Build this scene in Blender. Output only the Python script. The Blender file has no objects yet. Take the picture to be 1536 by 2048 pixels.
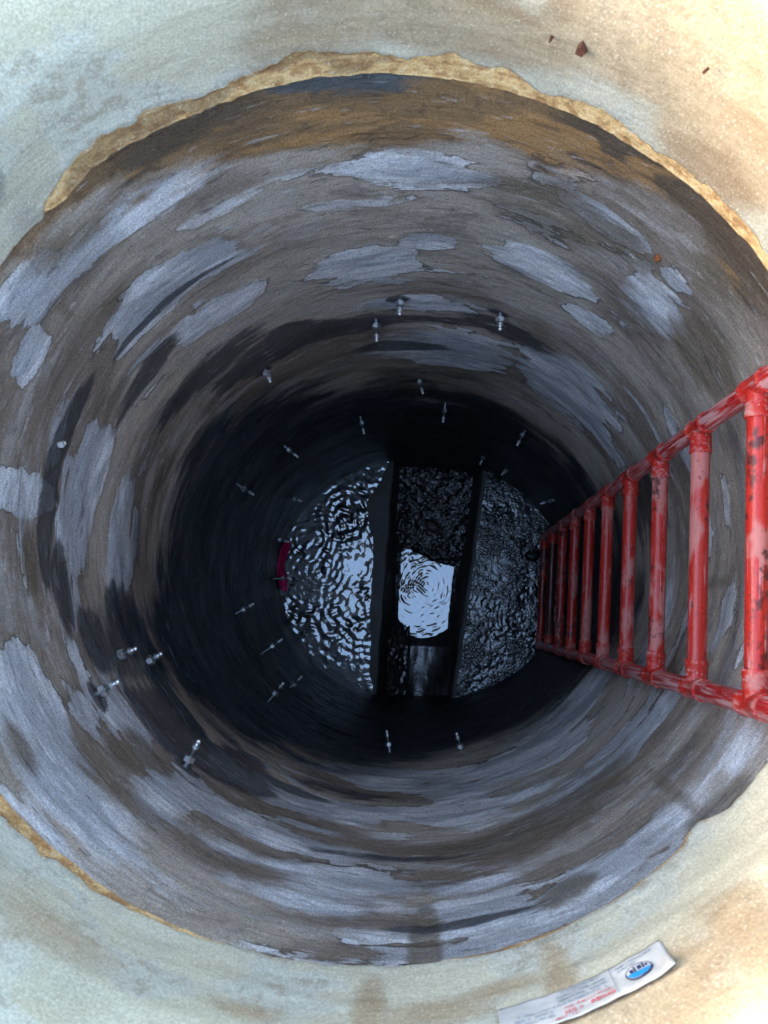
import bpy, bmesh, math, random
import numpy as np
from mathutils import Vector, Matrix
random.seed(7)
S = bpy.context.scene
COL = S.collection
PI = math.pi

# ------------------------------------------------------------------ camera
# ground level is z = 0; the photographer holds the camera about 0.8 m above
# the opening and looks almost straight down. "dep" below = metres under the camera.
CAM_Z = 0.8
cam = bpy.data.cameras.new('camera')
co = bpy.data.objects.new('camera', cam); COL.objects.link(co)
R3 = ((0.9978370071727208, 0.004368397278622595, 0.06559134258271865),
      (0.004368397278622595, 0.9911775505941544, -0.13246878992196118),
      (-0.06559134258271865, 0.13246878992196118, 0.9890145577668752))
M4 = Matrix(R3).to_4x4(); M4.translation = (0, 0, CAM_Z)
co.matrix_world = M4
cam.sensor_fit = 'VERTICAL'; cam.sensor_height = 36.0
cam.lens = 1538.0 / 2048.0 * 36.0
cam.clip_start = 0.02; cam.clip_end = 500
cam.dof.use_dof = True; cam.dof.focus_distance = 2.6; cam.dof.aperture_fstop = 8.0
S.camera = co

# ------------------------------------------------------------------ sky and sun
SUN_EL, SUN_AZ = math.radians(15), math.radians(182)      # direction towards the sun, from +X
w = bpy.data.worlds.new('World'); S.world = w; w.use_nodes = True
nt = w.node_tree; nt.nodes.clear()
sky = nt.nodes.new('ShaderNodeTexSky'); sky.sky_type = 'NISHITA'; sky.sun_disc = False
sky.sun_elevation = SUN_EL; sky.sun_rotation = PI/2 - SUN_AZ
sky.air_density = 1.0; sky.dust_density = 1.0
bg = nt.nodes.new('ShaderNodeBackground'); bg.inputs['Strength'].default_value = 0.15
ow = nt.nodes.new('ShaderNodeOutputWorld')
nt.links.new(sky.outputs[0], bg.inputs[0]); nt.links.new(bg.outputs[0], ow.inputs[0])
sun = bpy.data.lights.new('sun', 'SUN'); sun.energy = 0.5; sun.angle = math.radians(14); sun.color = (1.0, .84, .62)
so = bpy.data.objects.new('sun', sun); COL.objects.link(so)
sd = Vector((math.cos(SUN_EL)*math.cos(SUN_AZ), math.cos(SUN_EL)*math.sin(SUN_AZ), math.sin(SUN_EL)))
so.rotation_euler = sd.to_track_quat('Z', 'Y').to_euler()
so.location = sd * 20
S.view_settings.view_transform = 'Standard'; S.view_settings.look = 'None'
S.view_settings.exposure = 3.15; S.view_settings.gamma = 1.0; S.view_settings.use_curve_mapping = False
S.render.engine = 'CYCLES'
S.cycles.max_bounces = 5; S.cycles.diffuse_bounces = 3; S.cycles.glossy_bounces = 3
S.cycles.caustics_reflective = False; S.cycles.caustics_refractive = False

# ------------------------------------------------------------------ node helper
class G:
    def __init__(s, name):
        s.m = bpy.data.materials.new(name); s.m.use_nodes = True
        s.t = s.m.node_tree; s.t.nodes.clear()
        s.out = s.n('OutputMaterial'); s.p = s.n('BsdfPrincipled')
        s.l(s.p.outputs[0], s.out.inputs[0])
    def n(s, k): return s.t.nodes.new('ShaderNode' + k)
    def l(s, a, b): s.t.links.new(a, b)
    def put(s, v, sock):
        if v is None: return
        if hasattr(v, 'is_linked') or isinstance(v, bpy.types.NodeSocket): s.l(v, sock)
        elif isinstance(v, (tuple, list)) and len(v) == 3 and sock.type == 'RGBA': sock.default_value = (*v, 1)
        else: sock.default_value = v
    def set(s, **k):
        for a, v in k.items(): s.put(v, s.p.inputs[a.replace('_', ' ')])
    def obj(s): return s.n('TexCoord').outputs['Object']
    def map(s, v, sc, loc=(0, 0, 0)):
        m = s.n('Mapping'); m.inputs['Scale'].default_value = sc; m.inputs['Location'].default_value = loc
        s.l(v, m.inputs[0]); return m.outputs[0]
    def noise(s, v, scale=1.0, detail=5, rough=.55, dist=0.0):
        m = s.n('TexNoise'); s.l(v, m.inputs['Vector']); m.inputs['Scale'].default_value = scale
        m.inputs['Detail'].default_value = detail; m.inputs['Roughness'].default_value = rough
        m.inputs['Distortion'].default_value = dist; return m.outputs['Fac']
    def voro(s, v, scale, feat='F1'):
        m = s.n('TexVoronoi'); m.feature = feat; s.l(v, m.inputs['Vector']); m.inputs['Scale'].default_value = scale
        return m.outputs['Distance']
    def attr(s, name):
        a = s.n('Attribute'); a.attribute_name = name; return a.outputs['Fac']
    def math(s, op, a, b=None, c=None, clamp=False):
        m = s.n('Math'); m.operation = op; m.use_clamp = clamp
        for i, v in enumerate((a, b, c)):
            if v is not None: s.put(v, m.inputs[i])
        return m.outputs[0]
    def add(s, *a):
        r = a[0]
        for b in a[1:]: r = s.math('ADD', r, b)
        return r
    def mul(s, a, b): return s.math('MULTIPLY', a, b)
    def cen(s, n, k): return s.math('MULTIPLY_ADD', n, k, -.5*k)      # (n-.5)*k
    def step(s, v, a, b, lo=0.0, hi=1.0):
        m = s.n('MapRange'); m.interpolation_type = 'SMOOTHSTEP'
        s.put(v, m.inputs[0]); m.inputs[1].default_value = a; m.inputs[2].default_value = b
        m.inputs[3].default_value = lo; m.inputs[4].default_value = hi; return m.outputs[0]
    def lin(s, v, a, b, lo=0.0, hi=1.0):
        m = s.n('MapRange'); s.put(v, m.inputs[0]); m.inputs[1].default_value = a; m.inputs[2].default_value = b
        m.inputs[3].default_value = lo; m.inputs[4].default_value = hi; return m.outputs[0]
    def mix(s, f, a, b, mode='MIX'):
        m = s.n('MixRGB'); m.blend_type = mode
        s.put(f, m.inputs[0]); s.put(a, m.inputs[1]); s.put(b, m.inputs[2]); return m.outputs[0]
    def grey(s, v):
        c = s.n('CombineColor')
        for i in range(3): s.put(v, c.inputs[i])
        return c.outputs[0]
    def bump(s, h, dist, strength=1.0, normal=None):
        b = s.n('Bump'); s.l(h, b.inputs['Height']); b.inputs['Distance'].default_value = dist
        b.inputs['Strength'].default_value = strength
        if normal is not None: s.l(normal, b.inputs['Normal'])
        return b.outputs[0]

# ------------------------------------------------------------------ object helpers
def tag(o, label=None, cat=None, group=None, kind=None):
    if label: o['label'] = label
    if cat: o['category'] = cat
    if group: o['group'] = group
    if kind: o['kind'] = kind
    return o
def empty(name, loc=(0, 0, 0)):
    o = bpy.data.objects.new(name, None); COL.objects.link(o); o.location = loc
    o.empty_display_size = .05; return o
def link(name, me, mat=None, parent=None):
    o = bpy.data.objects.new(name, me); COL.objects.link(o)
    if mat and not me.materials: me.materials.append(mat)
    if parent: o.parent = parent
    return o
def mesh(name, V, F, smooth=True):
    me = bpy.data.meshes.new(name); me.from_pydata([tuple(v) for v in V], [], F)
    if smooth: me.polygons.foreach_set('use_smooth', [True]*len(me.polygons))
    me.update(); return me
def grid_mesh(name, P, wrap=False, flip=False, attrs=None):
    """P: array (rows, cols, 3) -> quads; wrap closes the columns."""
    r, c = P.shape[:2]
    me = bpy.data.meshes.new(name)
    i = np.arange(r-1)[:, None]; j = np.arange(c if wrap else c-1)[None, :]
    a = i*c + j; b = i*c + (j+1) % c; d = (i+1)*c + j; e = (i+1)*c + (j+1) % c
    q = np.stack([a, b, e, d] if not flip else [a, d, e, b], -1).reshape(-1, 4)
    n = len(q)
    me.vertices.add(r*c); me.vertices.foreach_set('co', P.reshape(-1).astype(np.float32))
    me.loops.add(n*4); me.loops.foreach_set('vertex_index', q.reshape(-1).astype(np.int32))
    me.polygons.add(n); me.polygons.foreach_set('loop_start', (np.arange(n)*4).astype(np.int32))
    me.polygons.foreach_set('loop_total', np.full(n, 4, np.int32))
    me.polygons.foreach_set('use_smooth', np.ones(n, bool))
    me.update(calc_edges=True)
    for k, v in (attrs or {}).items():
        at = me.attributes.new(k, 'FLOAT', 'POINT'); at.data.foreach_set('value', v.reshape(-1).astype(np.float32))
    me.validate(); return me
_LAT = {}
def vnoise(u, v, nu, nv, seed):
    """smooth value noise, periodic in u (0..1); v in lattice units of nv per 1"""
    if (nu, seed) not in _LAT: _LAT[(nu, seed)] = np.random.RandomState(seed).rand(nu, 257)
    L = _LAT[(nu, seed)]
    x = (u % 1.0)*nu; y = v*nv
    xi = np.floor(x).astype(int); yi = np.floor(y).astype(int)
    fx = x-xi; fy = y-yi; fx = fx*fx*(3-2*fx); fy = fy*fy*(3-2*fy)
    g = lambda a, b: L[a % nu, b % 257]
    return (g(xi, yi)*(1-fx)+g(xi+1, yi)*fx)*(1-fy)+(g(xi, yi+1)*(1-fx)+g(xi+1, yi+1)*fx)*fy
def fbm(u, v, nu, nv, seed, oct=4):
    t = 0; a = 1; s = 0
    for k in range(oct):
        t = t + a*vnoise(u, v, nu*2**k, nv*2**k, seed+k); s += a; a *= .5
    return t/s
def lathe(prof, n=20, axis='X'):
    """profile of (along, radius) -> verts, faces around the given axis"""
    V = []; F = []
    for (h, r) in prof:
        for k in range(n):
            a = 2*PI*k/n; c, s = r*math.cos(a), r*math.sin(a)
            V.append((h, c, s) if axis == 'X' else (c, s, h) if axis == 'Z' else (c, h, s))
    for i in range(len(prof)-1):
        for k in range(n):
            F.append((i*n+k, i*n+(k+1) % n, (i+1)*n+(k+1) % n, (i+1)*n+k))
    F.append(tuple(range(n-1, -1, -1))); F.append(tuple(range((len(prof)-1)*n, len(prof)*n)))
    return V, F

# ------------------------------------------------------------------ shaft geometry
DN, DF = 1.22, 4.15                       # depth of the neck's lower edge and of the benches under the camera
NECK = (-.121, .204, .757, .729)
def sec(dep):
    t = np.clip((dep-DN)/(DF-DN), 0, 1); L = lambda a, b: a+(b-a)*t
    return L(-.105, -.078), L(.20, .201), L(.80, .763), L(.775, .65)
def wall_pt(th, dep, inset=0.0):
    cx, cy, rx, ry = sec(dep)
    return Vector((cx+(rx-inset)*math.cos(th), cy+(ry-inset)*math.sin(th), CAM_Z-dep))

# surface maps of the barrel: angle, depth, half width (deg), half height (m), weight
LIGHT = [(127.6,1.689,19.9,0.106,1),(126.0,1.911,10.3,0.082,1),(97.3,1.965,12.8,0.095,1),(131.9,1.411,19.0,0.056,1),(147.2,1.362,6.4,0.077,1),(84.7,1.558,12.5,0.068,0.75),(84.4,1.854,6.5,0.049,1),(61.8,1.868,10.7,0.098,1),(54.6,1.541,6.9,0.047,0.8),(42.1,1.718,8.1,0.109,0.95),(50.5,1.975,7.3,0.053,0.7),(81.6,2.551,16.4,0.202,0.8),(45.3,2.47,14.8,0.25,0.95),(88.2,2.212,20.8,0.055,0.7),(29.9,2.601,15.9,0.074,0.8),(175.5,1.559,3.9,0.182,1.1),(171.7,1.855,14.5,0.106,0.95),(179.7,2.091,12.0,0.109,0.9),(155.0,1.466,4.6,0.064,0.7),(-138.7,1.431,17.2,0.141,1.1),(-127.5,1.695,7.2,0.143,1),(-151.0,1.505,9.6,0.107,1),(-107.5,2.114,25.3,0.111,1.1),(-93.7,2.518,17.3,0.155,1.05),(-68.4,2.433,29.1,0.214,1),(-99.1,1.645,14.8,0.127,0.95),(-105.4,1.825,16.6,0.065,0.9),(-76.5,1.563,9.0,0.128,0.8),(-60.0,1.49,9.2,0.06,0.8),(-43.7,1.972,19.2,0.1,0.8),(-44.3,2.681,19.4,0.203,0.8),(-16.2,1.823,7.9,0.043,0.7),(-50.7,1.509,6.7,0.053,0.7),(20.3,2.02,9.1,0.053,0.6),(-24.2,2.311,13.6,0.081,0.6),(-56.6,1.967,14.4,0.085,0.7),(117.9,1.546,7.1,0.028,0.6),(39.9,1.549,3.1,0.038,0.5),(-115.0,1.65,9.1,0.059,0.7),(-35.1,1.474,4.0,0.062,0.6),(-143.1,1.825,8.0,0.064,0.8),(-72.1,1.33,5.2,0.033,0.6)]
DARK = [(175.5,1.702,16.7,0.034,1),(159.6,1.714,9.8,0.032,0.9),(-168.8,1.76,7.2,0.037,0.8),(-159.2,1.876,5.7,0.065,0.8),(147.3,1.895,9.8,0.038,0.6),(104.9,2.328,18.6,0.074,0.8),(67.7,2.283,12.4,0.059,0.7),(-139.7,2.045,12.0,0.151,1),(-157.3,2.081,11.6,0.166,1),(-123.7,2.098,8.9,0.148,0.9),(121.9,2.288,15.1,0.1,0.9),(135.6,2.157,14.4,0.084,0.7),(12.2,2.489,8.9,0.155,0.4),(-101.1,2.293,11.6,0.048,0.8),(-114.9,2.175,9.1,0.037,0.8),(79.3,2.316,11.4,0.03,0.6),(131.4,1.738,14.3,0.011,0.5),(91.7,2.54,12.6,0.035,0.6),(-90.3,1.823,9.8,0.022,0.5),(-80.8,1.478,7.8,0.016,0.6)]
BROWN = [(-84.0,1.43,2.1,0.17,1),(-64.8,1.862,23.5,0.116,1),(29.1,1.7,7.6,0.161,0.9),(35.7,1.457,5.8,0.084,0.8),(-42.7,1.376,5.5,0.072,0.8),(-135.8,1.791,6.0,0.057,0.8),(-136.7,1.699,4.9,0.047,0.7),(63.4,1.599,15.9,0.096,0.4),(139.2,1.337,6.3,0.054,0.5),(48.5,1.353,5.4,0.043,0.8),(-144.7,1.381,4.0,0.04,0.6),(-65.1,1.489,3.9,0.051,0.6),(-172.8,1.639,5.0,0.037,0.8),(140.8,1.59,4.9,0.033,0.6)]
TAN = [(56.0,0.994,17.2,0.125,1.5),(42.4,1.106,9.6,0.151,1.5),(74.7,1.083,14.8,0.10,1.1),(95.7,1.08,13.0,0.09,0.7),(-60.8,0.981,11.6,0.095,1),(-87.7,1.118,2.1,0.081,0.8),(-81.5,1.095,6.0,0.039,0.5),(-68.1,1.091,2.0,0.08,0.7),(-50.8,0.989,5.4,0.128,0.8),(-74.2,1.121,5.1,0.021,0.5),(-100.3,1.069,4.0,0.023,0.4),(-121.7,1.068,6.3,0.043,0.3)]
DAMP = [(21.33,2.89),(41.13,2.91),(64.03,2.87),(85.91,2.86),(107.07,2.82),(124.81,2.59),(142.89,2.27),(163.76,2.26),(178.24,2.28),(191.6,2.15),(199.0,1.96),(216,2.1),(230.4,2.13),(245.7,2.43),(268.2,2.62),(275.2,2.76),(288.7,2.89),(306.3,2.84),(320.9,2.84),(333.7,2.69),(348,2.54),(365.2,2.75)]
RUST = [(-180,1.24),(-150,1.22),(-90,1.22),(0,1.30),(30,1.41),(46,1.38),(58,1.40),(72.6,1.45),(87.5,1.48),(102.5,1.47),(116.8,1.40),(131.8,1.34),(147.7,1.27),(180,1.24)]
# injection packers: angle, depth, visible length, yaw, label
PACK = [(90.3,2.19,.050,-2,'bright metal injection packer, topmost on the back wall, straight above the channel'),
 (96.4,2.33,.068,-5,'metal injection packer on a dark sleeve, just below and left of the topmost one'),
 (68.1,2.20,.046,21,'bright metal injection packer on the back wall, alone high on the right'),
 (125.5,2.40,.045,-13,'metal injection packer high on the left back wall beside dark smears'),
 (87.6,2.88,.064,16,'metal injection packer right at the upper edge of the black damp zone'),
 (80.0,3.15,.085,4,'slim metal injection packer in the black zone above the right channel edge'),
 (107.7,3.25,.082,-7,'slim metal injection packer in the black zone above the left channel edge'),
 (53.4,3.14,.074,11,'metal injection packer in the black zone on the right back wall, above the right bench'),
 (134.0,3.13,.075,3,'metal injection packer in the black zone up left of the left bench'),
 (153.6,2.97,.086,-7,'long metal injection packer on the left wall above the crimson cloth'),
 (64.4,3.84,.051,5,'small dim injection packer just above the back tip of the right bench'),
 (53.8,3.87,.040,-8,'tiny dim injection packer at the foot of the wall behind the right bench'),
 (31.5,3.70,.070,-12,'dim injection packer near the top end of the ladder foot'),
 (-163.2,3.18,.090,14,'metal injection packer on the left wall just below the crimson cloth'),
 (-147.1,3.21,.126,5,'longest injection packer, with pale sleeve, on the dark lower left wall'),
 (-132.3,2.86,.094,6,'long-stemmed injection packer on the dark lower left wall, left of a close pair'),
 (-132.6,3.27,.071,-1,'small injection packer on the dark lower left wall, right one of a close pair'),
 (-155.4,1.96,.056,-1,'shiny injection packer at the left, in the middle of three clustered ones'),
 (-153.0,2.12,.051,5,'shiny injection packer at the left, the innermost of three clustered ones'),
 (-149.2,1.77,.060,1,'shiny injection packer at the left, lowest and outermost of three clustered ones'),
 (-130.3,1.91,.070,15,'biggest shiny injection packer on the pale wall at the lower left'),
 (-95.9,2.92,.076,15,'thin upright injection packer on the near wall, below the left channel edge'),
 (-76.4,2.86,.069,1,'thin upright injection packer on the near wall, below the right channel edge'),
 (163.9,3.92,.067,3,'thin injection packer sticking out over the upper end of the crimson cloth'),
 (-178.4,3.97,.105,2,'thin injection packer sticking out over the lower end of the crimson cloth'),
 (145.3,3.78,.052,11,'small dim injection packer at the wall foot above the crimson cloth')]
def blobs(TH, DEP, B, base=-.6):
    f = np.full(TH.shape, base)
    for (t, d, ht, hd, wt) in B:
        dt = (TH-t+180) % 360-180
        r2 = (dt/ht)**2+((DEP-d)/hd)**2
        f = np.maximum(f, wt*(1.0-r2))
    return f

# ------------------------------------------------------------------ materials
def mat_barrel():
    g = G('patched_concrete'); o = g.obj()
    n2 = g.noise(g.map(o, (9, 9, 40)), 1, 4, .6, .4)
    n6 = g.noise(o, 34, 5, .66)
    n3 = g.noise(o, 260, 1, .5)
    va, vb, vc = g.attr('var'), g.attr('streak'), g.attr('soft')
    j = g.add(g.cen(n2, .5), g.cen(n6, .55))
    lf = g.add(g.attr('light'), j)
    hard = g.step(lf, .0, .09)
    soft = g.step(lf, -.22, .70)
    crisp = g.step(vc, .46, .58)
    hard = g.mul(hard, g.step(lf, -.05, .75, .75, 1.0))
    light = g.math('MULTIPLY_ADD', crisp, g.math('SUBTRACT', hard, soft), soft)
    skin = g.mul(g.step(lf, .01, .08), crisp)
    edge = g.mul(g.mul(g.step(lf, -.11, .0), g.step(lf, .01, .08, 1, 0)), crisp)
    base = g.mix(g.step(va, .30, .66), (.225, .175, .138), (.45, .375, .308))
    base = g.mix(g.step(g.add(vb, g.cen(n6, .4)), .54, .80, 0, .55), base, (.44, .40, .37))
    base = g.mix(g.step(g.add(vb, g.cen(n6, .4)), .44, .22, 0, .5), base, (.125, .103, .086))
    lc = g.mix(g.step(g.add(n2, g.cen(vb, 1.3), g.cen(va, .6)), .22, .78), (.42, .42, .445), (.76, .745, .76))
    lc = g.mix(g.step(n6, .52, .74, 0, .5), lc, (.32, .312, .315))
    c = g.mix(g.mul(light, .94), base, lc)
    bf = g.step(g.add(g.attr('brown'), j), -.3, .6)
    c = g.mix(g.mul(bf, .8), c, g.mix(n2, (.105, .077, .050), (.20, .150, .100)))
    rt = g.add(g.attr('rust'), g.mul(j, .10))
    rc = g.mix(g.step(va, .36, .62), (.115, .078, .050), (.28, .165, .078))
    rc = g.mix(g.step(n6, .50, .70, 0, .6), rc, (.07, .05, .038))
    rc = g.mix(g.step(vb, .54, .66, 0, .75), rc, (.44, .235, .09))
    rc = g.mix(g.step(rt, .15, .20), rc, (.10, .106, .112))
    c = g.mix(g.step(rt, -.03, .04), c, rc)
    df = g.step(g.add(g.attr('dark'), j), -.35, .25)
    c = g.mix(g.mul(df, .85), c, (.045, .042, .046))
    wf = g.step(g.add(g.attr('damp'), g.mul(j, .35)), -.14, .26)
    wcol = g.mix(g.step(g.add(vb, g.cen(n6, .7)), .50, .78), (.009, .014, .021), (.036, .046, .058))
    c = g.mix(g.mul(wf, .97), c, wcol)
    fl = g.noise(g.map(o, (13, 13, 95), (5, 3, 2)), 1, 3, .6, .5)
    sc_ = g.step(g.add(fl, g.cen(n6, .35)), .635, .69)
    c = g.mix(g.mul(sc_, g.lin(wf, 0, 1, .30, .5)), c, g.mix(wf, (.72, .71, .72), (.20, .23, .26)))
    cr = g.step(g.add(fl, g.cen(n6, .35)), .36, .31)
    c = g.mix(g.mul(cr, .5), c, (.05, .043, .038))
    c = g.mix(g.mul(g.mul(edge, g.step(vb, .42, .60)), .65), c, (.06, .05, .042))  # dark patch outlines: fine cracks plus the flaking skin's edge shadow, painted in
    c = g.mix(1, c, g.grey(g.lin(n3, .25, .75, .66, 1.34)), 'MULTIPLY')
    wet = g.math('MAXIMUM', wf, g.mul(df, .6))
    rough = g.add(g.lin(wet, 0, 1, .66, .52), g.cen(n6, .3))
    h = g.add(g.mul(skin, .5), g.mul(fl, .30), g.mul(n2, .10), g.mul(n3, .16), g.mul(n6, .55))
    g.set(Base_Color=c, Roughness=rough, Normal=g.bump(h, .009, .75))
    g.put(g.lin(wf, 0, 1, .5, .22), g.p.inputs['Specular IOR Level'])
    return g.m
def mat_neck():
    g = G('cream_painted_neck'); o = g.obj()
    n2 = g.noise(g.map(o, (6, 6, 80)), 1, 4, .6)
    n6 = g.noise(o, 36, 4, .62); n3 = g.noise(o, 240, 1, .5)
    n1, n4 = g.attr('n1'), g.attr('n4')
    c = g.mix(g.step(n4, .35, .65), (.43, .382, .285), (.545, .482, .352))
    c = g.mix(g.step(g.add(n1, g.cen(n6, .3)), .54, .68, 0, .6), c, (.49, .475, .41))
    c = g.mix(g.step(n2, .58, .75, 0, .4), c, (.30, .29, .25))
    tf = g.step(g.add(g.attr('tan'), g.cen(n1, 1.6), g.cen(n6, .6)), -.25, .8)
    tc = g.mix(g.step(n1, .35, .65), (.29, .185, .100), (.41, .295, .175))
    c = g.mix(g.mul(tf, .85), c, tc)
    c = g.mix(g.step(g.add(n6, g.cen(n1, .6)), .62, .78, 0, .45), c, (.27, .20, .125))
    gf = g.step(g.add(g.attr('grime'), g.cen(n1, 1.2), g.cen(n6, .4)), 0, .9)
    c = g.mix(g.mul(gf, .7), c, (.15, .14, .13))
    pe = g.add(g.attr('peel'), g.cen(n6, .014))
    pf = g.step(pe, -.0015, .0015)
    pc = g.mix(g.step(g.add(n6, g.cen(n2, .5)), .34, .62), (.40, .20, .075), (.74, .47, .20))
    pc = g.mix(g.step(g.add(n6, g.cen(n3, .5)), .52, .7, 0, .7), pc, (.66, .47, .25))
    pc = g.mix(g.step(n1, .56, .66, 0, .55), pc, (.19, .11, .055))
    c = g.mix(pf, c, pc)
    rim = g.mul(g.step(pe, -.012, -.001), g.math('SUBTRACT', 1, pf))
    c = g.mix(g.mul(rim, .4), c, (.23, .21, .17))
    c = g.mix(1, c, g.grey(g.lin(n3, .25, .75, .76, 1.16)), 'MULTIPLY')
    c = g.mix(g.step(g.add(n3, g.cen(n6, .3)), .66, .74, 0, .5), c, (.60, .56, .47))
    h = g.add(g.mul(pf, -.5), g.mul(n2, .2), g.mul(n6, g.add(.35, g.mul(pf, 1.1))), g.mul(n3, .12))
    g.set(Base_Color=c, Roughness=.62, Normal=g.bump(h, .008, .7))
    return g.m
def mat_pvc():
    g = G('red_scuffed_pvc'); o = g.obj()
    inf = g.n('ObjectInfo'); sep = g.n('SeparateColor'); g.l(inf.outputs['Color'], sep.inputs[0])
    grime, scuff = sep.outputs[0], sep.outputs[1]
    off = g.n('VectorMath'); off.operation = 'ADD'; g.l(o, off.inputs[0])
    cm = g.n('CombineXYZ')
    for i in range(3): g.l(g.mul(inf.outputs['Random'], 9.0+i*4), cm.inputs[i])
    g.l(cm.outputs[0], off.inputs[1]); v = off.outputs[0]
    n1 = g.noise(g.map(v, (22, 22, 8)), 1, 4, .6, .4)
    n2 = g.noise(g.map(v, (190, 190, 8)), 1, 3, .6)
    n3 = g.noise(v, 60, 4, .65)
    n4 = g.noise(g.map(v, (12, 12, 6), (4, 2, 1)), 1, 3, .6)
    c = g.mix(n1, (.40, .013, .010), (.64, .040, .024))
    rail = g.step(scuff, .5, .55)
    c = g.mix(g.mul(rail, .55), c, (.30, .012, .018))
    st = g.step(g.add(g.mul(scuff, .55), g.cen(n2, 1.9), g.cen(n1, .8)), .30, .62)
    c = g.mix(g.mul(st, .66), c, (.60, .40, .39))
    fade = g.mul(g.step(g.add(n4, g.cen(n2, .12)), .53, .62), g.math('SUBTRACT', 1, rail))
    c = g.mix(g.mul(fade, .6), c, (.58, .27, .23))
    gf = g.step(g.add(grime, g.cen(n3, 1.2), g.cen(n1, 1.5), -.5), -.10, .14)
    c = g.mix(g.mul(gf, .9), c, g.mix(n3, (.016, .010, .010), (.10, .014, .012)))
    g.set(Base_Color=c, Roughness=g.add(.17, g.mul(st, .45), g.mul(fade, .3), g.mul(n3, .25)), Normal=g.bump(g.add(n2, g.mul(n3, .8)), .0014, .6))
    return g.m
def mat_simple(name, col, rough, metal=0.0, nscale=60, amt=.4, bump=.002):
    g = G(name); o = g.obj(); n = g.noise(o, nscale, 5, .6)
    c = g.mix(1, (*col,), g.grey(g.lin(n, .3, .7, 1-amt, 1+amt)), 'MULTIPLY')
    g.set(Base_Color=c, Roughness=g.add(rough, g.cen(n, .2)), Metallic=metal, Normal=g.bump(n, bump, .6)); return g.m
def mat_bench():
    g = G('wet_bench_concrete'); o = g.obj()
    n1 = g.noise(o, 9, 7, .6); n3 = g.noise(o, 160, 4, .6); n2 = g.noise(g.map(o, (10, 10, 40)), 1, 6, .6)
    c = g.mix(g.step(n1, .35, .65), (.035, .030, .027), (.085, .074, .066))
    c = g.mix(1, c, g.grey(g.lin(n3, .3, .7, .75, 1.25)), 'MULTIPLY')
    g.set(Base_Color=c, Roughness=g.lin(n1, .3, .7, .35, .6), Normal=g.bump(g.add(n1, g.mul(n3, .2), g.mul(n2, .4)), .006, .6)); return g.m
def mat_sludge():
    g = G('black_sludge'); o = g.obj()
    n1 = g.noise(o, 28, 3, .5, .8); n3 = g.noise(o, 80, 2, .5)
    c = g.mix(g.step(n1, .35, .65), (.012, .012, .013), (.045, .041, .038))
    sp = g.n('SeparateXYZ'); g.l(o, sp.inputs[0]); far = g.step(sp.outputs[1], .02, .22, .12, 1)
    g.set(Base_Color=c, Roughness=g.lin(far, 0, 1, .3, .05), Normal=g.bump(g.mul(g.add(n1, g.mul(n3, .3)), far), .018, .9)); g.p.inputs['IOR'].default_value = 2.1; return g.m
def mat_water(name, ior, rough, fine, dist):
    g = G(name); o = g.obj()
    n = g.noise(g.map(o, (fine, fine, 1)), 1, 1, .5, .7); big = g.noise(o, 8, 2, .5)
    g.set(Base_Color=(.010, .012, .014), Roughness=rough, Normal=g.bump(g.mul(n, g.step(big, .38, .64, .15, 1)), dist, 1.0))
    g.p.inputs['IOR'].default_value = ior
    return g.m
M = dict(barrel=mat_barrel(), neck=mat_neck(), pvc=mat_pvc(), bench=mat_bench(), sludge=mat_sludge(),
         pool=mat_water('channel_water', 3.4, .02, 30, .0009), swirl=mat_water('bench_water_swirling', 3.4, .02, 60, .0012), fine=mat_water('bench_water_fine', 2.0, .03, 95, .0060),
         zinc=mat_simple('zinc_plated_steel', (.88, .89, .90), .42, 1.0, 90, .25, .0006),
         steel=mat_simple('dark_oiled_steel', (.20, .21, .215), .38, .9, 90, .4, .0008),
         rubber=mat_simple('black_rubber', (.02, .021, .022), .5, 0, 80, .3, .001),
         paper=mat_simple('white_label_paper', (.52, .49, .465), .55, 0, 22, .22, .0006),
         ink=mat_simple('grey_blue_ink', (.22, .26, .33), .6, 0, 200, .2, .0001),
         redink=mat_simple('faded_red_ink', (.60, .14, .16), .6, 0, 120, .25, .0001),
         blueink=mat_simple('bright_blue_ink', (.02, .25, .66), .5, 0, 120, .1, .0001),
         navy=mat_simple('navy_ink', (.03, .035, .10), .5, 0, 120, .1, .0001),
         rustm=mat_simple('rust_flake', (.10, .032, .016), .8, 0, 90, .5, .002),
         rag=mat_simple('crimson_cloth', (.85, .02, .16), .8, 0, 40, .4, .004),
         stone=mat_simple('wet_black_stone', (.022, .021, .021), .3, 0, 40, .5, .006),
         rustnub=mat_simple('orange_rust', (.32, .10, .03), .8, 0, 90, .5, .002),
         fleck=mat_simple('white_mortar', (.62, .62, .58), .9, 0, 90, .2, .002),
         soil=mat_simple('bare_soil_ground', (.20, .165, .125), .95, 0, 8, .35, .01))

# ------------------------------------------------------------------ ground
def build_ground():
    na = 128; rings = [(.81, .78), (.9, .87), (1.3, 1.3), (3, 3), (10, 10), (60, 60), (300, 300)]
    P = np.zeros((len(rings), na, 3))
    a = np.linspace(0, 2*PI, na, endpoint=False)
    for i, (rx, ry) in enumerate(rings):
        P[i, :, 0] = NECK[0]+rx*np.cos(a); P[i, :, 1] = NECK[1]+ry*np.sin(a)
        P[i, :, 2] = -.02 if i > 1 else 0.0
        if i > 1: P[i, :, 2] += .02*np.random.RandomState(i).rand(na)-.01
    tag(link('ground', grid_mesh('ground', P, wrap=True), M['soil']), 'bare soil ground around the manhole opening', 'ground', kind='structure')
build_ground()

# ------------------------------------------------------------------ manhole
shaft = tag(empty('manhole_shaft', (0, 0, 0)), 'deep round concrete manhole shaft with cream painted neck and patchy grey wall', 'manhole')

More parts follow.
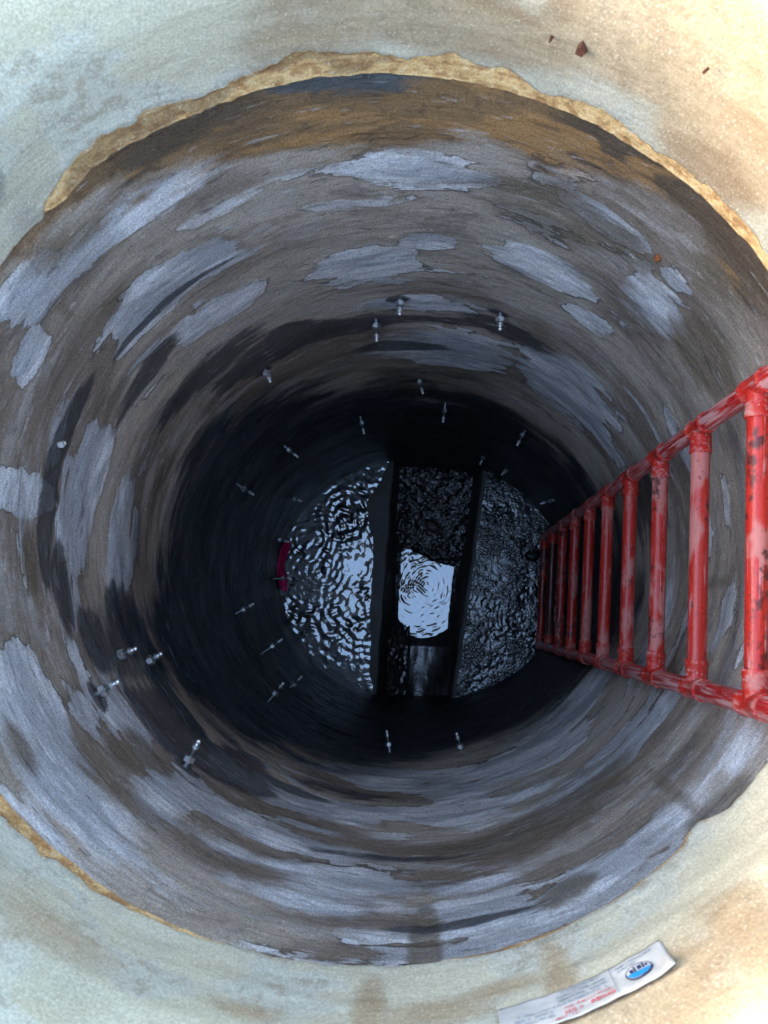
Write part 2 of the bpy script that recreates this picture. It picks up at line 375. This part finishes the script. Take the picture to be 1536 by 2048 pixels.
def build_barrel():
    nth, nz = 1000, 640
    inv = np.linspace(1/1.205, 1/4.46, nz); dep = 1/inv
    th = np.linspace(0, 2*PI, nth, endpoint=False)
    TH, DEP = np.meshgrid(th, dep); TD = np.degrees(TH)
    cx, cy, rx, ry = sec(DEP)
    u = TH/(2*PI)
    lf = blobs(TD, DEP, LIGHT, -.42); lf = np.maximum(lf, -.42+.40*np.clip(1-(((TD+90+180) % 360-180)/85)**2, 0, 1)); dk = blobs(TD, DEP, DARK, -.9); br = blobs(TD, DEP, BROWN, -.9)  # broad raise on the near wall paints the sky's sheen as pale colour
    wu = u+(fbm(u, DEP, 10, 6, 91, 3)-.5)*.05; wv = DEP+(fbm(u, DEP, 12, 7, 95, 3)-.5)*.06
    n1 = fbm(wu, wv, 24, 15, 101, 6)-.5; n1b = fbm(wu, wv, 34, 40, 131, 5)-.5
    var = fbm(wu, wv, 9, 5, 151, 5); stk = fbm(wu, wv, 26, 18, 171, 6)
    var = np.clip((var-.5)*1.35+.5, 0, 1); sft = fbm(u, DEP, 11, 4, 191, 4)+.10+.22*np.clip(blobs(TD, DEP, [(85, 1.75, 75, .55, 1), (-140, 1.7, 30, .5, .7), (-85, 2.4, 60, .35, .8)], 0), 0, .5)
    rgd = random.Random(12)
    drips = [(rgd.uniform(-180, 180), rgd.uniform(1.45, 2.2), rgd.uniform(.5, 1.1), rgd.uniform(.08, .2), rgd.uniform(.15, .4)) for _ in range(5)]
    br = np.maximum(br, blobs(TD, DEP, drips, -.9))
    dk = np.maximum(dk, blobs(TD, DEP, [(p[0]+.6, p[1]-.005, 2.6, .022, .8) for p in PACK if p[1] < 2.7], -.9))
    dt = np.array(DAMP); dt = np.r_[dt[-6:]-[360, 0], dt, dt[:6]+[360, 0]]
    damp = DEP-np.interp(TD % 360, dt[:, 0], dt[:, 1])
    rt = np.array(RUST); rust = np.interp((TD+180) % 360-180, rt[:, 0], rt[:, 1])-DEP
    # trowelled, slightly lumpy surface: long horizontal waves, thin skins where light patches sit
    d = (fbm(u, DEP, 14, 3, 11)-.5)*.020+(fbm(u, DEP, 44, 18, 21)-.5)*.006+(fbm(u, DEP, 150, 90, 31, 2)-.5)*.0022
    d += np.clip(lf+(fbm(u, DEP, 40, 20, 5)-.5)*1.4, 0, .25)*.010
    lf = lf+n1*2.3+n1b*.9; dk = dk+n1*2.0+n1b*.9; br = br+n1*1.9; rust = rust+n1*.20; damp = damp+n1*.6+n1b*.25
    x = cx+(rx-d)*np.cos(TH); y = cy+(ry-d)*np.sin(TH)
    P = np.stack([x, y, CAM_Z-DEP], -1)
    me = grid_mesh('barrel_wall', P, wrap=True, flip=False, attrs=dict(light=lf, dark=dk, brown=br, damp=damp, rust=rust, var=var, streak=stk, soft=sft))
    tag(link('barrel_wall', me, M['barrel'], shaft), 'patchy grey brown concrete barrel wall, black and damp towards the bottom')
build_barrel()

def neck_wob(u, dep): return (fbm(u, dep, 12, 4, 61)-.5)*.016+(fbm(u, dep, 50, 30, 71)-.5)*.005
def build_neck():
    nth = 900
    th = np.linspace(0, 2*PI, nth, endpoint=False); TD = np.degrees(th); T2 = (TD+180) % 360-180; u = th/(2*PI)
    # how far the lower edge hangs, and how high the paint has peeled above it
    edge = DN+(fbm(u, u*0+.5, 30, 1, 3)-.5)*.020+(fbm(u, u*0+.5, 120, 1, 9)-.5)*.010+(fbm(u, u*0+.5, 330, 1, 19, 2)-.5)*.005
    edge += .040*np.exp(-((T2+46.5)/2.6)**2)+.014*np.exp(-((T2+52)/4)**2)+.012*np.exp(-((T2-134)/3)**2)
    pk = np.array([(-180, .0), (-150, .012), (-140, .035), (-128, .035), (-115, .018), (-95, .008), (-60, .006), (-45, .004), (0, .01), (30, .028), (50, .040), (58, .052), (66, .030), (76, .050), (87, .064), (98, .060), (110, .048), (122, .040), (133, .050), (136.5, .030), (138.5, .0), (180, .0)])
    ph = np.interp(T2, pk[:, 0], pk[:, 1])*(.35+1.3*fbm(u, u*0+3.5, 46, 1, 41, 5))
    rows = []; deps = []
    A = {k: [] for k in ('peel', 'tan', 'grime')}
    cx, cy, rx, ry = NECK
    hs = np.r_[np.linspace(DN-CAM_Z+.01, .16, 50)[:-1], np.linspace(.16, .008, 90)]
    wob = lambda dep: neck_wob(u, u*0+dep)
    for h in hs:
        dep = edge-h
        pe = ph-h
        ins = wob(dep)-.007*np.clip((pe+.001)/.003, 0, 1)*1.0+.012*np.exp(-(h/.05)**2)
        ins = ins-.05*np.clip((h-.20)/.25, 0, 1)            # flares a little towards the ground
        rows.append((ins, dep)); A['peel'].append(pe)
    for k in range(1, 8):                                   # rounded underside
        a = k/7*PI/2; rr = .010
        ins = wob(edge)-.005*(ph > .004)+.012-rr*(1-math.cos(a))
        rows.append((ins, edge-.008+rr*math.sin(a)*.8)); A['peel'].append(ph*0+.03*(ph > .006)-.01)
    for k in (.04, .07, .1):                                # underside reaching the barrel
        rows.append((-k+wob(edge)*.5, edge+.002-.1*k)); A['peel'].append(ph*0-.02)
    P = np.zeros((len(rows), nth, 3)); DEP = np.zeros((len(rows), nth))
    for i, (ins, dep) in enumerate(rows):
        P[i, :, 0] = cx+(rx-ins)*np.cos(th); P[i, :, 1] = cy+(ry-ins)*np.sin(th); P[i, :, 2] = CAM_Z-dep; DEP[i] = dep
    TT = np.broadcast_to(TD, DEP.shape)
    UU = TT/360.0; nn1 = fbm(UU, DEP, 26, 12, 201, 6); nn4 = fbm(UU, DEP, 12, 5, 231, 5)
    nn1 = np.clip((nn1-.5)*1.25+.5, 0, 1)
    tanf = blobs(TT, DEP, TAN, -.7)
    grime = blobs(TT, DEP, [(141, 1.10, 3.4, .06, 1), (-141, 1.2, 3, .03, .5), (140, 1.19, 4, .05, .8)], -1)
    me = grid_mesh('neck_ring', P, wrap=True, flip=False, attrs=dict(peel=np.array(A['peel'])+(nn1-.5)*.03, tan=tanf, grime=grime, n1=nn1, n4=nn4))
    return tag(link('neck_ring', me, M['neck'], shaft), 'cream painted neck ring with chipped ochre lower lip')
neck = build_neck()
def neck_pt(th, dep, ins=0.006):
    return Vector((NECK[0]+(NECK[2]-ins)*math.cos(th), NECK[1]+(NECK[3]-ins)*math.sin(th), CAM_Z-dep))

def flake(thd, dep, w_, h_, n, seed):
    rg = random.Random(seed); V = []; F = []
    for lay, ins in ((0, .004), (1, .014)):
        for k in range(n):
            a = 2*PI*k/n; r = rg.uniform(.55, 1.15)*(1 if lay == 0 else .75)
            V.append(neck_pt(math.radians(thd+math.degrees(w_*r*math.cos(a)/.74)), dep+h_*r*math.sin(a), ins))
    for k in range(n): F.append((k, (k+1) % n, n+(k+1) % n, n+k))
    F.append(tuple(range(n, 2*n)))
    return link('rust_flake', mesh('rust_flake', V, F, False), M['rustm'], neck)
flake(62.6, 1.071, .011, .012, 9, 3); flake(66.4, 1.072, .003, .002, 6, 5); flake(48.5, .994, .003, .003, 6, 8)

def nub(name, thd, dep, r, mat, seed):
    bm = bmesh.new(); bmesh.ops.create_icosphere(bm, subdivisions=2, radius=r); rg = random.Random(seed)
    for v in bm.verts: v.co *= rg.uniform(.75, 1.25)
    me = bpy.data.meshes.new(name); bm.to_mesh(me); bm.free()
    me.polygons.foreach_set('use_smooth', [True]*len(me.polygons))
    o = link(name, me, mat, shaft); o.location = wall_pt(math.radians(thd), dep, .004); return o
tag(nub('rust_nub', 44.6, 1.536, .0085, M['rustnub'], 1), 'small round orange rust nub on the upper right wall')
tag(nub('mortar_fleck', 165.5, 1.695, .008, M['fleck'], 2), 'small white mortar fleck on the left wall')
nub('mortar_fleck', 165.0, 1.708, .005, M['fleck'], 3)

# benches and channel
ZB = CAM_Z-DF
FCX, FCY, FRX, FRY = -.078, .201, .775, .662
def lineL(y): return -.23+(y-.85)*(-.319+.23)/(-.39-.85)
def lineR(y): return .27+(y-.757)*(.09-.27)/(-.442-.757)
def botL(y): return -.176+(y-.776)*(-.198+.176)/(-.029-.776)
def botR(y): return .162+(y-.80)*(.065-.162)/(-.03-.80)
def ell(y, sgn): return FCX+sgn*FRX*math.sqrt(max(0, 1-((y-FCY)/FRY)**2))
ZC = ZB-.26
def bench(sgn, label):
    line, bot = (lineL, botL) if sgn < 0 else (lineR, botR)
    ys = [y for y in np.linspace(FCY-FRY+.0005, FCY+FRY-.0005, 400) if (line(y)-ell(y, sgn))*(-sgn) > 0.0]
    ys = np.linspace(ys[0], ys[-1], 170); nc = 64
    rows = []
    for y in ys:
        xo, xi = ell(y, sgn), line(y)+.006*(vn1(y*9+sgn)-.5)
        r = []
        for k in range(nc): 
            t = k/(nc-1); x = xo+(xi-xo)*t
            r.append((x, y, ZB+.006*(vn2(x*6, y*6)-.5)))
        for k in range(1, 7):
            a = k/6*PI/2; r.append((xi-sgn*.014*math.sin(a), y, ZB-.014*(1-math.cos(a))))
        xb = bot(y)
        for k in range(1, 13):
            t = k/12; x0 = xi-sgn*.014
            tt = t**2.2
            r.append((x0+(xb-sgn*.0-x0)*tt+.008*(vn2(y*14, t*4)-.5), y, ZB-.014+(ZC-.05-ZB)*t))
        rows.append(r)
    P = np.array(rows)
    return tag(link('bench', grid_mesh('bench', P, flip=(sgn > 0)), M['bench'], shaft), label)
_rg = np.random.RandomState(5).rand(256)
def vn1(x):
    i = math.floor(x); f = x-i; f = f*f*(3-2*f); return _rg[i % 256]*(1-f)+_rg[(i+1) % 256]*f
def vn2(x, y):
    i, j = math.floor(x), math.floor(y); fx, fy = x-i, y-j; fx = fx*fx*(3-2*fx); fy = fy*fy*(3-2*fy)
    g = lambda a, b: _rg[(a*57+b*131) % 256]
    return (g(i, j)*(1-fx)+g(i+1, j)*fx)*(1-fy)+(g(i, j+1)*(1-fx)+g(i+1, j+1)*fx)*fy
def vf(x, y): return .5*vn2(x, y)+.3*vn2(x*2.1+5, y*2.1)+.2*vn2(x*4.3, y*4.3+9)
bench(-1, 'left bench beside the channel with a dry strip along its edge')
bench(1, 'right bench under the foot of the ladder')
def trough():
    ys = np.linspace(-.52, .92, 190); nc = 60; rows = []
    for y in ys:
        r = []
        for k in range(nc):
            t = k/(nc-1); x = (botL(y)-.06)+((botR(y)+.06)-(botL(y)-.06))*t
            z = ZC-.035+.05*(2*t-1)**2
            up = min(max((-.075-y)/.10, 0), 1); z += up*.05+max(0, (-.22-y))*.25*(2*t-1)**2
            s = min(max((y-.30-.10*math.sin(t*5+1)-.05*(vf(x*9, 3)-.5)-.10*min(max((t-.3)/.4, 0), 1)+.04)/.06, 0), 1)
            z += s*(.040+.040*(vf(x*34, y*34)-.4))
            z += .006*(vf(x*24, y*10)-.5)
            if t < .32: z += .03*min(max((-.02-y)/.05, 0), 1)*(vf(x*40, y*30))
            r.append((x, y, z))
        rows.append(r)
    return tag(link('channel_trough', grid_mesh('channel_trough', np.array(rows)), M['sludge'], shaft), 'flow channel between the benches, black with sludge at its far end')
trough()
def ripple(X, Y, src, lam, amp, namp, ncell, seed, calm):
    """water surface: rings from drips plus a choppy noise, calmer in places"""
    H = np.zeros(X.shape)
    n = lambda c, sd: fbm((X+1)/2.0, (Y+1), int(2*c), c, sd, 2)-.5
    wx, wy = X+.05*n(8, seed+3)+.02*n(22, seed+5), Y+.05*n(8, seed+7)+.02*n(22, seed+9)
    for i, (sx, sy) in enumerate(src):
        r = np.hypot(wx-sx, wy-sy); l = lam*(1+.35*(i % 3))
        H += amp*np.sin(2*PI*r/l+i)*np.exp(-r/.38)
    A = np.clip(.15+1.7*(fbm((X+1)/2.0, Y+1, 12, 6, seed+11, 2)-.22), .30, 1.25)
    H = H*A+namp*n(ncell, seed+13)*A
    for (cx_, cy_, r_) in calm: H *= 1-.75*np.exp(-((X-cx_)**2+(Y-cy_)**2)/r_**2)
    return H
def sheet(name, xa, xb, ys, z, mat, label, rip, nc=300):
    A = np.array([(xa(y), xb(y)) for y in ys]); t = np.linspace(0, 1, nc)[None, :]
    X = A[:, :1]+(A[:, 1:]-A[:, :1])*t; Y = np.repeat(np.array(ys)[:, None], nc, 1)
    H = ripple(X, Y, *rip)
    return tag(link(name, grid_mesh(name, np.stack([X, Y, z+H], -1)), mat), label, 'water', kind='structure')
fo = np.array([(-.42, .008), (-.36, .015), (-.3, .03), (-.2, .04), (0, .055), (.3, .06), (.42, .07), (.5, .10), (.6, .12), (.70, .07), (.78, .03), (.85, .01)])
ysl = np.linspace(-.412, .836, 420)
sheet('water', lambda y: ell(y, -1), lambda y: max(ell(y, -1)+.001, lineL(y)-np.interp(y, fo[:, 0], fo[:, 1])-.018*(vf(y*26, 2)-.4)), ysl, ZB+.0085, M['swirl'], 'swirling water film over the left bench',
      ([(-.62, .24), (-.50, .52), (-.56, -.06), (-.70, .40), (-.38, .05), (-.45, .30)], .034, .0013, .0075, 26, 300, [(-.43, .24, .07), (-.45, .06, .05)]))
ysr = np.linspace(-.425, .80, 420)
sheet('water', lambda y: min(lineR(y)+.012+.012*(vf(y*30, 7)-.4), ell(y, 1)-.001), lambda y: max(ell(y, 1), min(lineR(y)+.012+.012*(vf(y*30, 7)-.4), ell(y, 1)-.001)+.0005), ysr, ZB+.0075, M['fine'], 'finely rippled water film over the right bench',
      ([(.45, .0), (.40, .50), (.30, -.25)],   .030, .0007, .0062, 42, 330, [(.28, .30, .10)]))
sheet('water', lambda y: botL(y)-.055, lambda y: botR(y)+.055, np.linspace(-.35, .86, 380), ZC-.008, M['pool'], 'still water in the channel mirroring the sky',
      ([(-.05, .17), (-.13, .10), (-.02, .33)], .028, .0012, .0022, 20, 360, [(.045, .24, .04)]))

# ------------------------------------------------------------------ ladder
LX, LYA, LYB = .5585, .4077, -.1497
RUNGS = [.3*(4.56+k) for k in range(0, 10)]
RR, RT = .0200, .0223
lad = tag(empty('pipe_ladder', (LX, (LYA+LYB)/2, ZB)), 'tall red plastic pipe ladder standing on the right bench', 'ladder')
lad.rotation_euler.z = -.0665
def to_l(p): return (p[0]-LX, p[1]-(LYA+LYB)/2, p[2]-ZB)
def put(name, me, loc, color, parent=lad, rot=None):
    o = link(name, me, M['pvc'], parent); o.location = to_l(loc); o.color = color
    if rot: o.rotation_euler = rot
    return o
top = 1.20; Lr = DF-.012-top
rail_me = mesh('rail', *lathe([(0, .018), (.001, RR), (Lr-.001, RR), (Lr, .018)], 32, 'Z'))
for y in (LYA, LYB): put('rail', rail_me, (LX, y, CAM_Z-DF+.012), (.05, .72, 0, 1))
wd = LYA-LYB
rung_me = mesh('rung', *lathe([(-wd/2+RT*.6, RR*.97), (0, RR*.97), (wd/2-RT*.6, RR*.97)], 32, 'Z'))
# tee fitting: sleeve on the rail with raised rims, socket towards the rung (+Z of the socket -> rung)
def tee_mesh():
    bm = bmesh.new()
    def addl(prof, axis, n=32):
        V, F = lathe(prof, n, axis); vs = [bm.verts.new(v) for v in V]
        for f in F: bm.faces.new([vs[i] for i in f])
    s = RT; h = .044
    addl([(-h, RR*1.01), (-h, s+.0010), (-h+.002, s+.0014), (-h+.008, s+.0014), (-h+.010, s), (0, s+.0006), (h-.010, s), (h-.008, s+.0014), (h-.002, s+.0014), (h, s+.0010), (h, RR*1.01)], 'Z')
    addl([(.004, s*.9), (.026, s*.99), (.046, s), (.048, s+.0010), (.058, s+.0010), (.060, s+.0006), (.060, RR*.98)], 'Y')
    me = bpy.data.meshes.new('tee_joint'); bm.to_mesh(me); bm.free()
    me.polygons.foreach_set('use_smooth', [True]*len(me.polygons)); return me
tee_me = tee_mesh()
for m_ in (rail_me, rung_me, tee_me):
    try: m_.set_sharp_from_angle(angle=math.radians(40))
    except Exception: pass
gr = [.38, .26, .38, .30, .20, .26, .36, .44, 1.15, .5]
for k, d in enumerate(RUNGS):
    z = CAM_Z-d
    put('rung', rung_me, (LX, (LYA+LYB)/2, z), (gr[k], .30, 0, 1), rot=(PI/2, 0, 0))
    put('tee_joint', tee_me, (LX, LYA, z), (.12+.03*k, .44, 0, 1), rot=(0, 0, PI))
    put('tee_joint', tee_me, (LX, LYB, z), (.12+.03*k, .42, 0, 1))

# ------------------------------------------------------------------ injection packers
def hexa(prof):
    return lathe(prof, 6, 'X')
sl_me = mesh('sleeve', *lathe([(-.03, .0085), (.028, .0085), (.030, .0075)], 18), smooth=True)
co_me = mesh('collar', *hexa([(0, .0118), (.001, .0128), (.013, .0128), (.014, .0118)]), smooth=False)
st_me = mesh('stem', *lathe([(0, .0052), (.020, .0052)], 14))
ni_me = mesh('grease_nipple', *lathe([(0, .0068), (.001, .0078), (.009, .0078), (.010, .005), (.014, .0042), (.016, .0058), (.021, .0058), (.024, .0035), (.0245, .001)], 14))
for m_ in (sl_me, st_me, ni_me):
    try: m_.set_sharp_from_angle(angle=math.radians(40))
    except Exception: pass
for i, (thd, dep, ln, yaw, lab) in enumerate(PACK):
    th = math.radians(thd); cx, cy, rx, ry = sec(dep); b = wall_pt(th, dep)
    inward = math.atan2(cy-b.y, cx-b.x)+math.radians(yaw)
    e = tag(empty('injection_packer', b), lab, 'packer', 'injection packers drilled into the shaft wall')
    rg = random.Random(i)
    e.rotation_euler = (rg.uniform(0, 1), rg.uniform(-.10, .06), inward)
    sc = 1.15 if dep < 2.5 else .95
    e.scale = (1, sc, sc)
    k = ln-.030 if ln > .06 else ln-.022        # visible sleeve length before the collar
    base = max(.006, k-.028)
    dim = dep > 3.6
    a = link('sleeve', sl_me, M['steel'], e); a.location.x = base-.022
    c = link('collar', co_me, M['zinc'], e); c.location.x = base
    s = link('stem', st_me, M['steel'], e); s.location.x = base+.012; s.scale.x = max(.4, (ln-.024-base-.012)/.018)
    n = link('grease_nipple', ni_me, M['zinc'], e); n.location.x = max(ln-.024, base+.016)

# ------------------------------------------------------------------ crimson cloth at the wall foot
def rag():
    rows = []; nu, nv = 60, 22
    for i in range(nu):
        t = i/(nu-1); thd = 162.5+t*(187.0-162.5); th = math.radians(thd)
        r = []
        hgt = .09*(math.sin(PI*min(1, .12+.95*t)))**.5*(.8+.35*vf(t*5, 1))
        for j in range(nv):
            v = j/(nv-1)
            dep = DF-.008-hgt*v
            ins = .008+.024*(1-v)**1.6*(.5+.5*vf(t*3, v*1.5))*(1.0+.7*min(max((t-.6)/.3,0),1))+.010*math.sin(t*11+3*v)*(1-v*.6)*.6
            if j == nv-1: ins = .004
            p = wall_pt(th, dep, ins); r.append(tuple(p))
        rows.append(r)
    P = np.array(rows); me = grid_mesh('cloth', P)
    o = link('crimson_cloth', me, M['rag']); md = o.modifiers.new('thickness', 'SOLIDIFY'); md.thickness = .004
    tag(o, 'crimson cloth bunched at the foot of the wall beside the left bench', 'cloth')
rag()

# ------------------------------------------------------------------ stones and lumps on the floor
def lump(name, loc, r, label, cat, mat, seed, flat=.5):
    bm = bmesh.new(); bmesh.ops.create_icosphere(bm, subdivisions=3, radius=1)
    rg = random.Random(seed); o3 = Vector((rg.random()*9, rg.random()*9, rg.random()*9))
    for v in bm.verts:
        q = v.co*1.9+o3; k = .55+.55*vf(q.x+q.z, q.y-q.z)+.25*vf(q.y*2.3, q.z*2.3+q.x)
        v.co = Vector((v.co.x*k*r[0], v.co.y*k*r[1], v.co.z*k*r[0]*flat))
    me = bpy.data.meshes.new(name); bm.to_mesh(me); bm.free()
    me.polygons.foreach_set('use_smooth', [True]*len(me.polygons))
    o = link(name, me, mat); o.location = loc; o.rotation_euler.z = rg.uniform(0, 6)
    tag(o, label, cat); return o
lump('stone', (.52, .315, ZB+.008), (.030, .042), 'larger black wet stone beside the foot of the ladder', 'stone', M['stone'], 1)
lump('stone', (.475, .385, ZB+.006), (.020, .024), 'small black stone just above the larger one by the ladder foot', 'stone', M['stone'], 2)
lump('stone', (.335, .730, ZB+.006), (.032, .024), 'black lump at the back tip of the right bench', 'stone', M['stone'], 3)
lump('stone', (.500, .563, ZB+.004), (.020, .012), 'small black stone near the wall on the right bench', 'stone', M['stone'], 4)
lump('stone', (-.600, .240, ZB+.004), (.030, .022), 'black lump lying in the water on the left bench', 'stone', M['stone'], 6, .35)
lump('stone', (-.01, .50, ZC+.03), (.034, .052), 'grey angular stone in the sludge at the far end of the channel', 'stone', M['bench'], 8, .7)

# ------------------------------------------------------------------ printed label on the neck
LT0, LT1, LD0, LD1 = -74.8, -57.6, 1.066, .994
def lab_pt(u_, v_, lift=0.0):
    th = math.radians(LT0+(LT1-LT0)*u_); dep = LD0+(LD1-LD0)*v_
    wr = .0012*math.sin(u_*17)*math.sin(v_*5)+.003*max(0, u_-.93)/.07*v_+.0006*math.sin(u_*41+v_*6)
    ins = float(neck_wob(np.array([(th/(2*PI)) % 1.0]), np.array([dep]))[0])+.012*math.exp(-((DN-dep)/.05)**2)
    return neck_pt(th, dep, ins+.0022+wr*.5+lift)
lab_obj = None
def decal(name, cells, mat, parent, lift):
    V = []; F = []
    for poly in cells:
        b = len(V)
        for (a, c) in poly: V.append(lab_pt(a, c, lift))
        F.append(tuple(range(b, b+len(poly))))
    return link(name, mesh(name, V, F, False), mat, parent)
def build_label():
    rg = random.Random(4)
    P = np.zeros((17, 61, 3))
    for i in range(17):
        for j in range(61):
            u_, v_ = j/60, i/16
            if j == 60: u_ += .002*math.sin(v_*9)
            if i == 0: v_ -= .02*vf(u_*9, 1)
            if i == 16: v_ += .02*vf(u_*11, 4)
            P[i, j] = lab_pt(u_, v_)
    lo = link('paper_label', grid_mesh('paper_label', P, flip=True), M['paper'])
    md = lo.modifiers.new('thickness', 'SOLIDIFY'); md.thickness = .0008; md.offset = -1
    tag(lo, 'curved white paper label with printed lines and blue oval logo on the cream neck', 'label')
    def bar(u0, u1, v0, v1): return [(u0, v0), (u1, v0), (u1, v1), (u0, v1)]
    # rows of small, illegible print
    def row(u0, u1, v0, h, cw):
        out = []; u_ = u0
        while u_ < u1:
            wdt = rg.uniform(.5, 1.1)*cw
            if rg.random() > .14:
                out.append(bar(u_, u_+wdt*.28, v0, v0+h))
                if rg.random() > .4: out.append(bar(u_+wdt*.28, u_+wdt*.7, v0+h*rg.choice((0, .4, .75)), v0+h*rg.choice((0.2, .6, .95))+.012))
                if rg.random() > .5: out.append(bar(u_+wdt*.6, u_+wdt*.8, v0, v0+h*rg.uniform(.5, 1)))
            u_ += wdt
        return out
    c = row(.36, .60, .10, .06, .011)+row(.34, .63, .24, .07, .012)+row(.34, .63, .38, .07, .012)+row(.10, .62, .50, .07, .012)+row(.08, .30, .62, .07, .012)+row(.12, .30, .74, .06, .011)
    decal('printed_text', c, M['ink'], lo, .0014)
    decal('printed_text', row(.36, .64, .64, .06, .012)+row(.36, .64, .76, .12, .030)+row(.30, .42, .90, .07, .02), M['redink'], lo, .0014)
    decal('printed_text', row(.70, .93, .13, .07, .013)+row(.70, .82, .26, .06, .011), M['ink'], lo, .0014)
    decal('divider_line', [bar(.664, .668, .05, .95)], M['ink'], lo, .0014)
    ov = lambda ku, kv, a0=0, a1=2*PI, n=28: [(.815+.082*ku*math.cos(a0+(a1-a0)*k/n), .58+.23*kv*math.sin(a0+(a1-a0)*k/n)) for k in range(n)]
    lg = decal('logo', [ov(1, 1)], M['navy'], lo, .0014)
    def sub(name, cells, mat, lift):
        return decal(name, cells, mat, lg, lift)
    sub('logo_field', [ov(.90, .86)], M['paper'], .0020)
    sub('logo_field', [[(.815+.082*.88*math.cos(a), .58+.23*.84*math.sin(a)) for a in np.linspace(.15, PI-.15, 18)]], M['blueink'], .0026)
    sub('logo_mark', [bar(.765, .785, .50, .60), bar(.79, .80, .44, .60), bar(.812, .835, .46, .58), bar(.842, .852, .44, .60), bar(.858, .872, .50, .58)], M['navy'], .0032)
build_label()
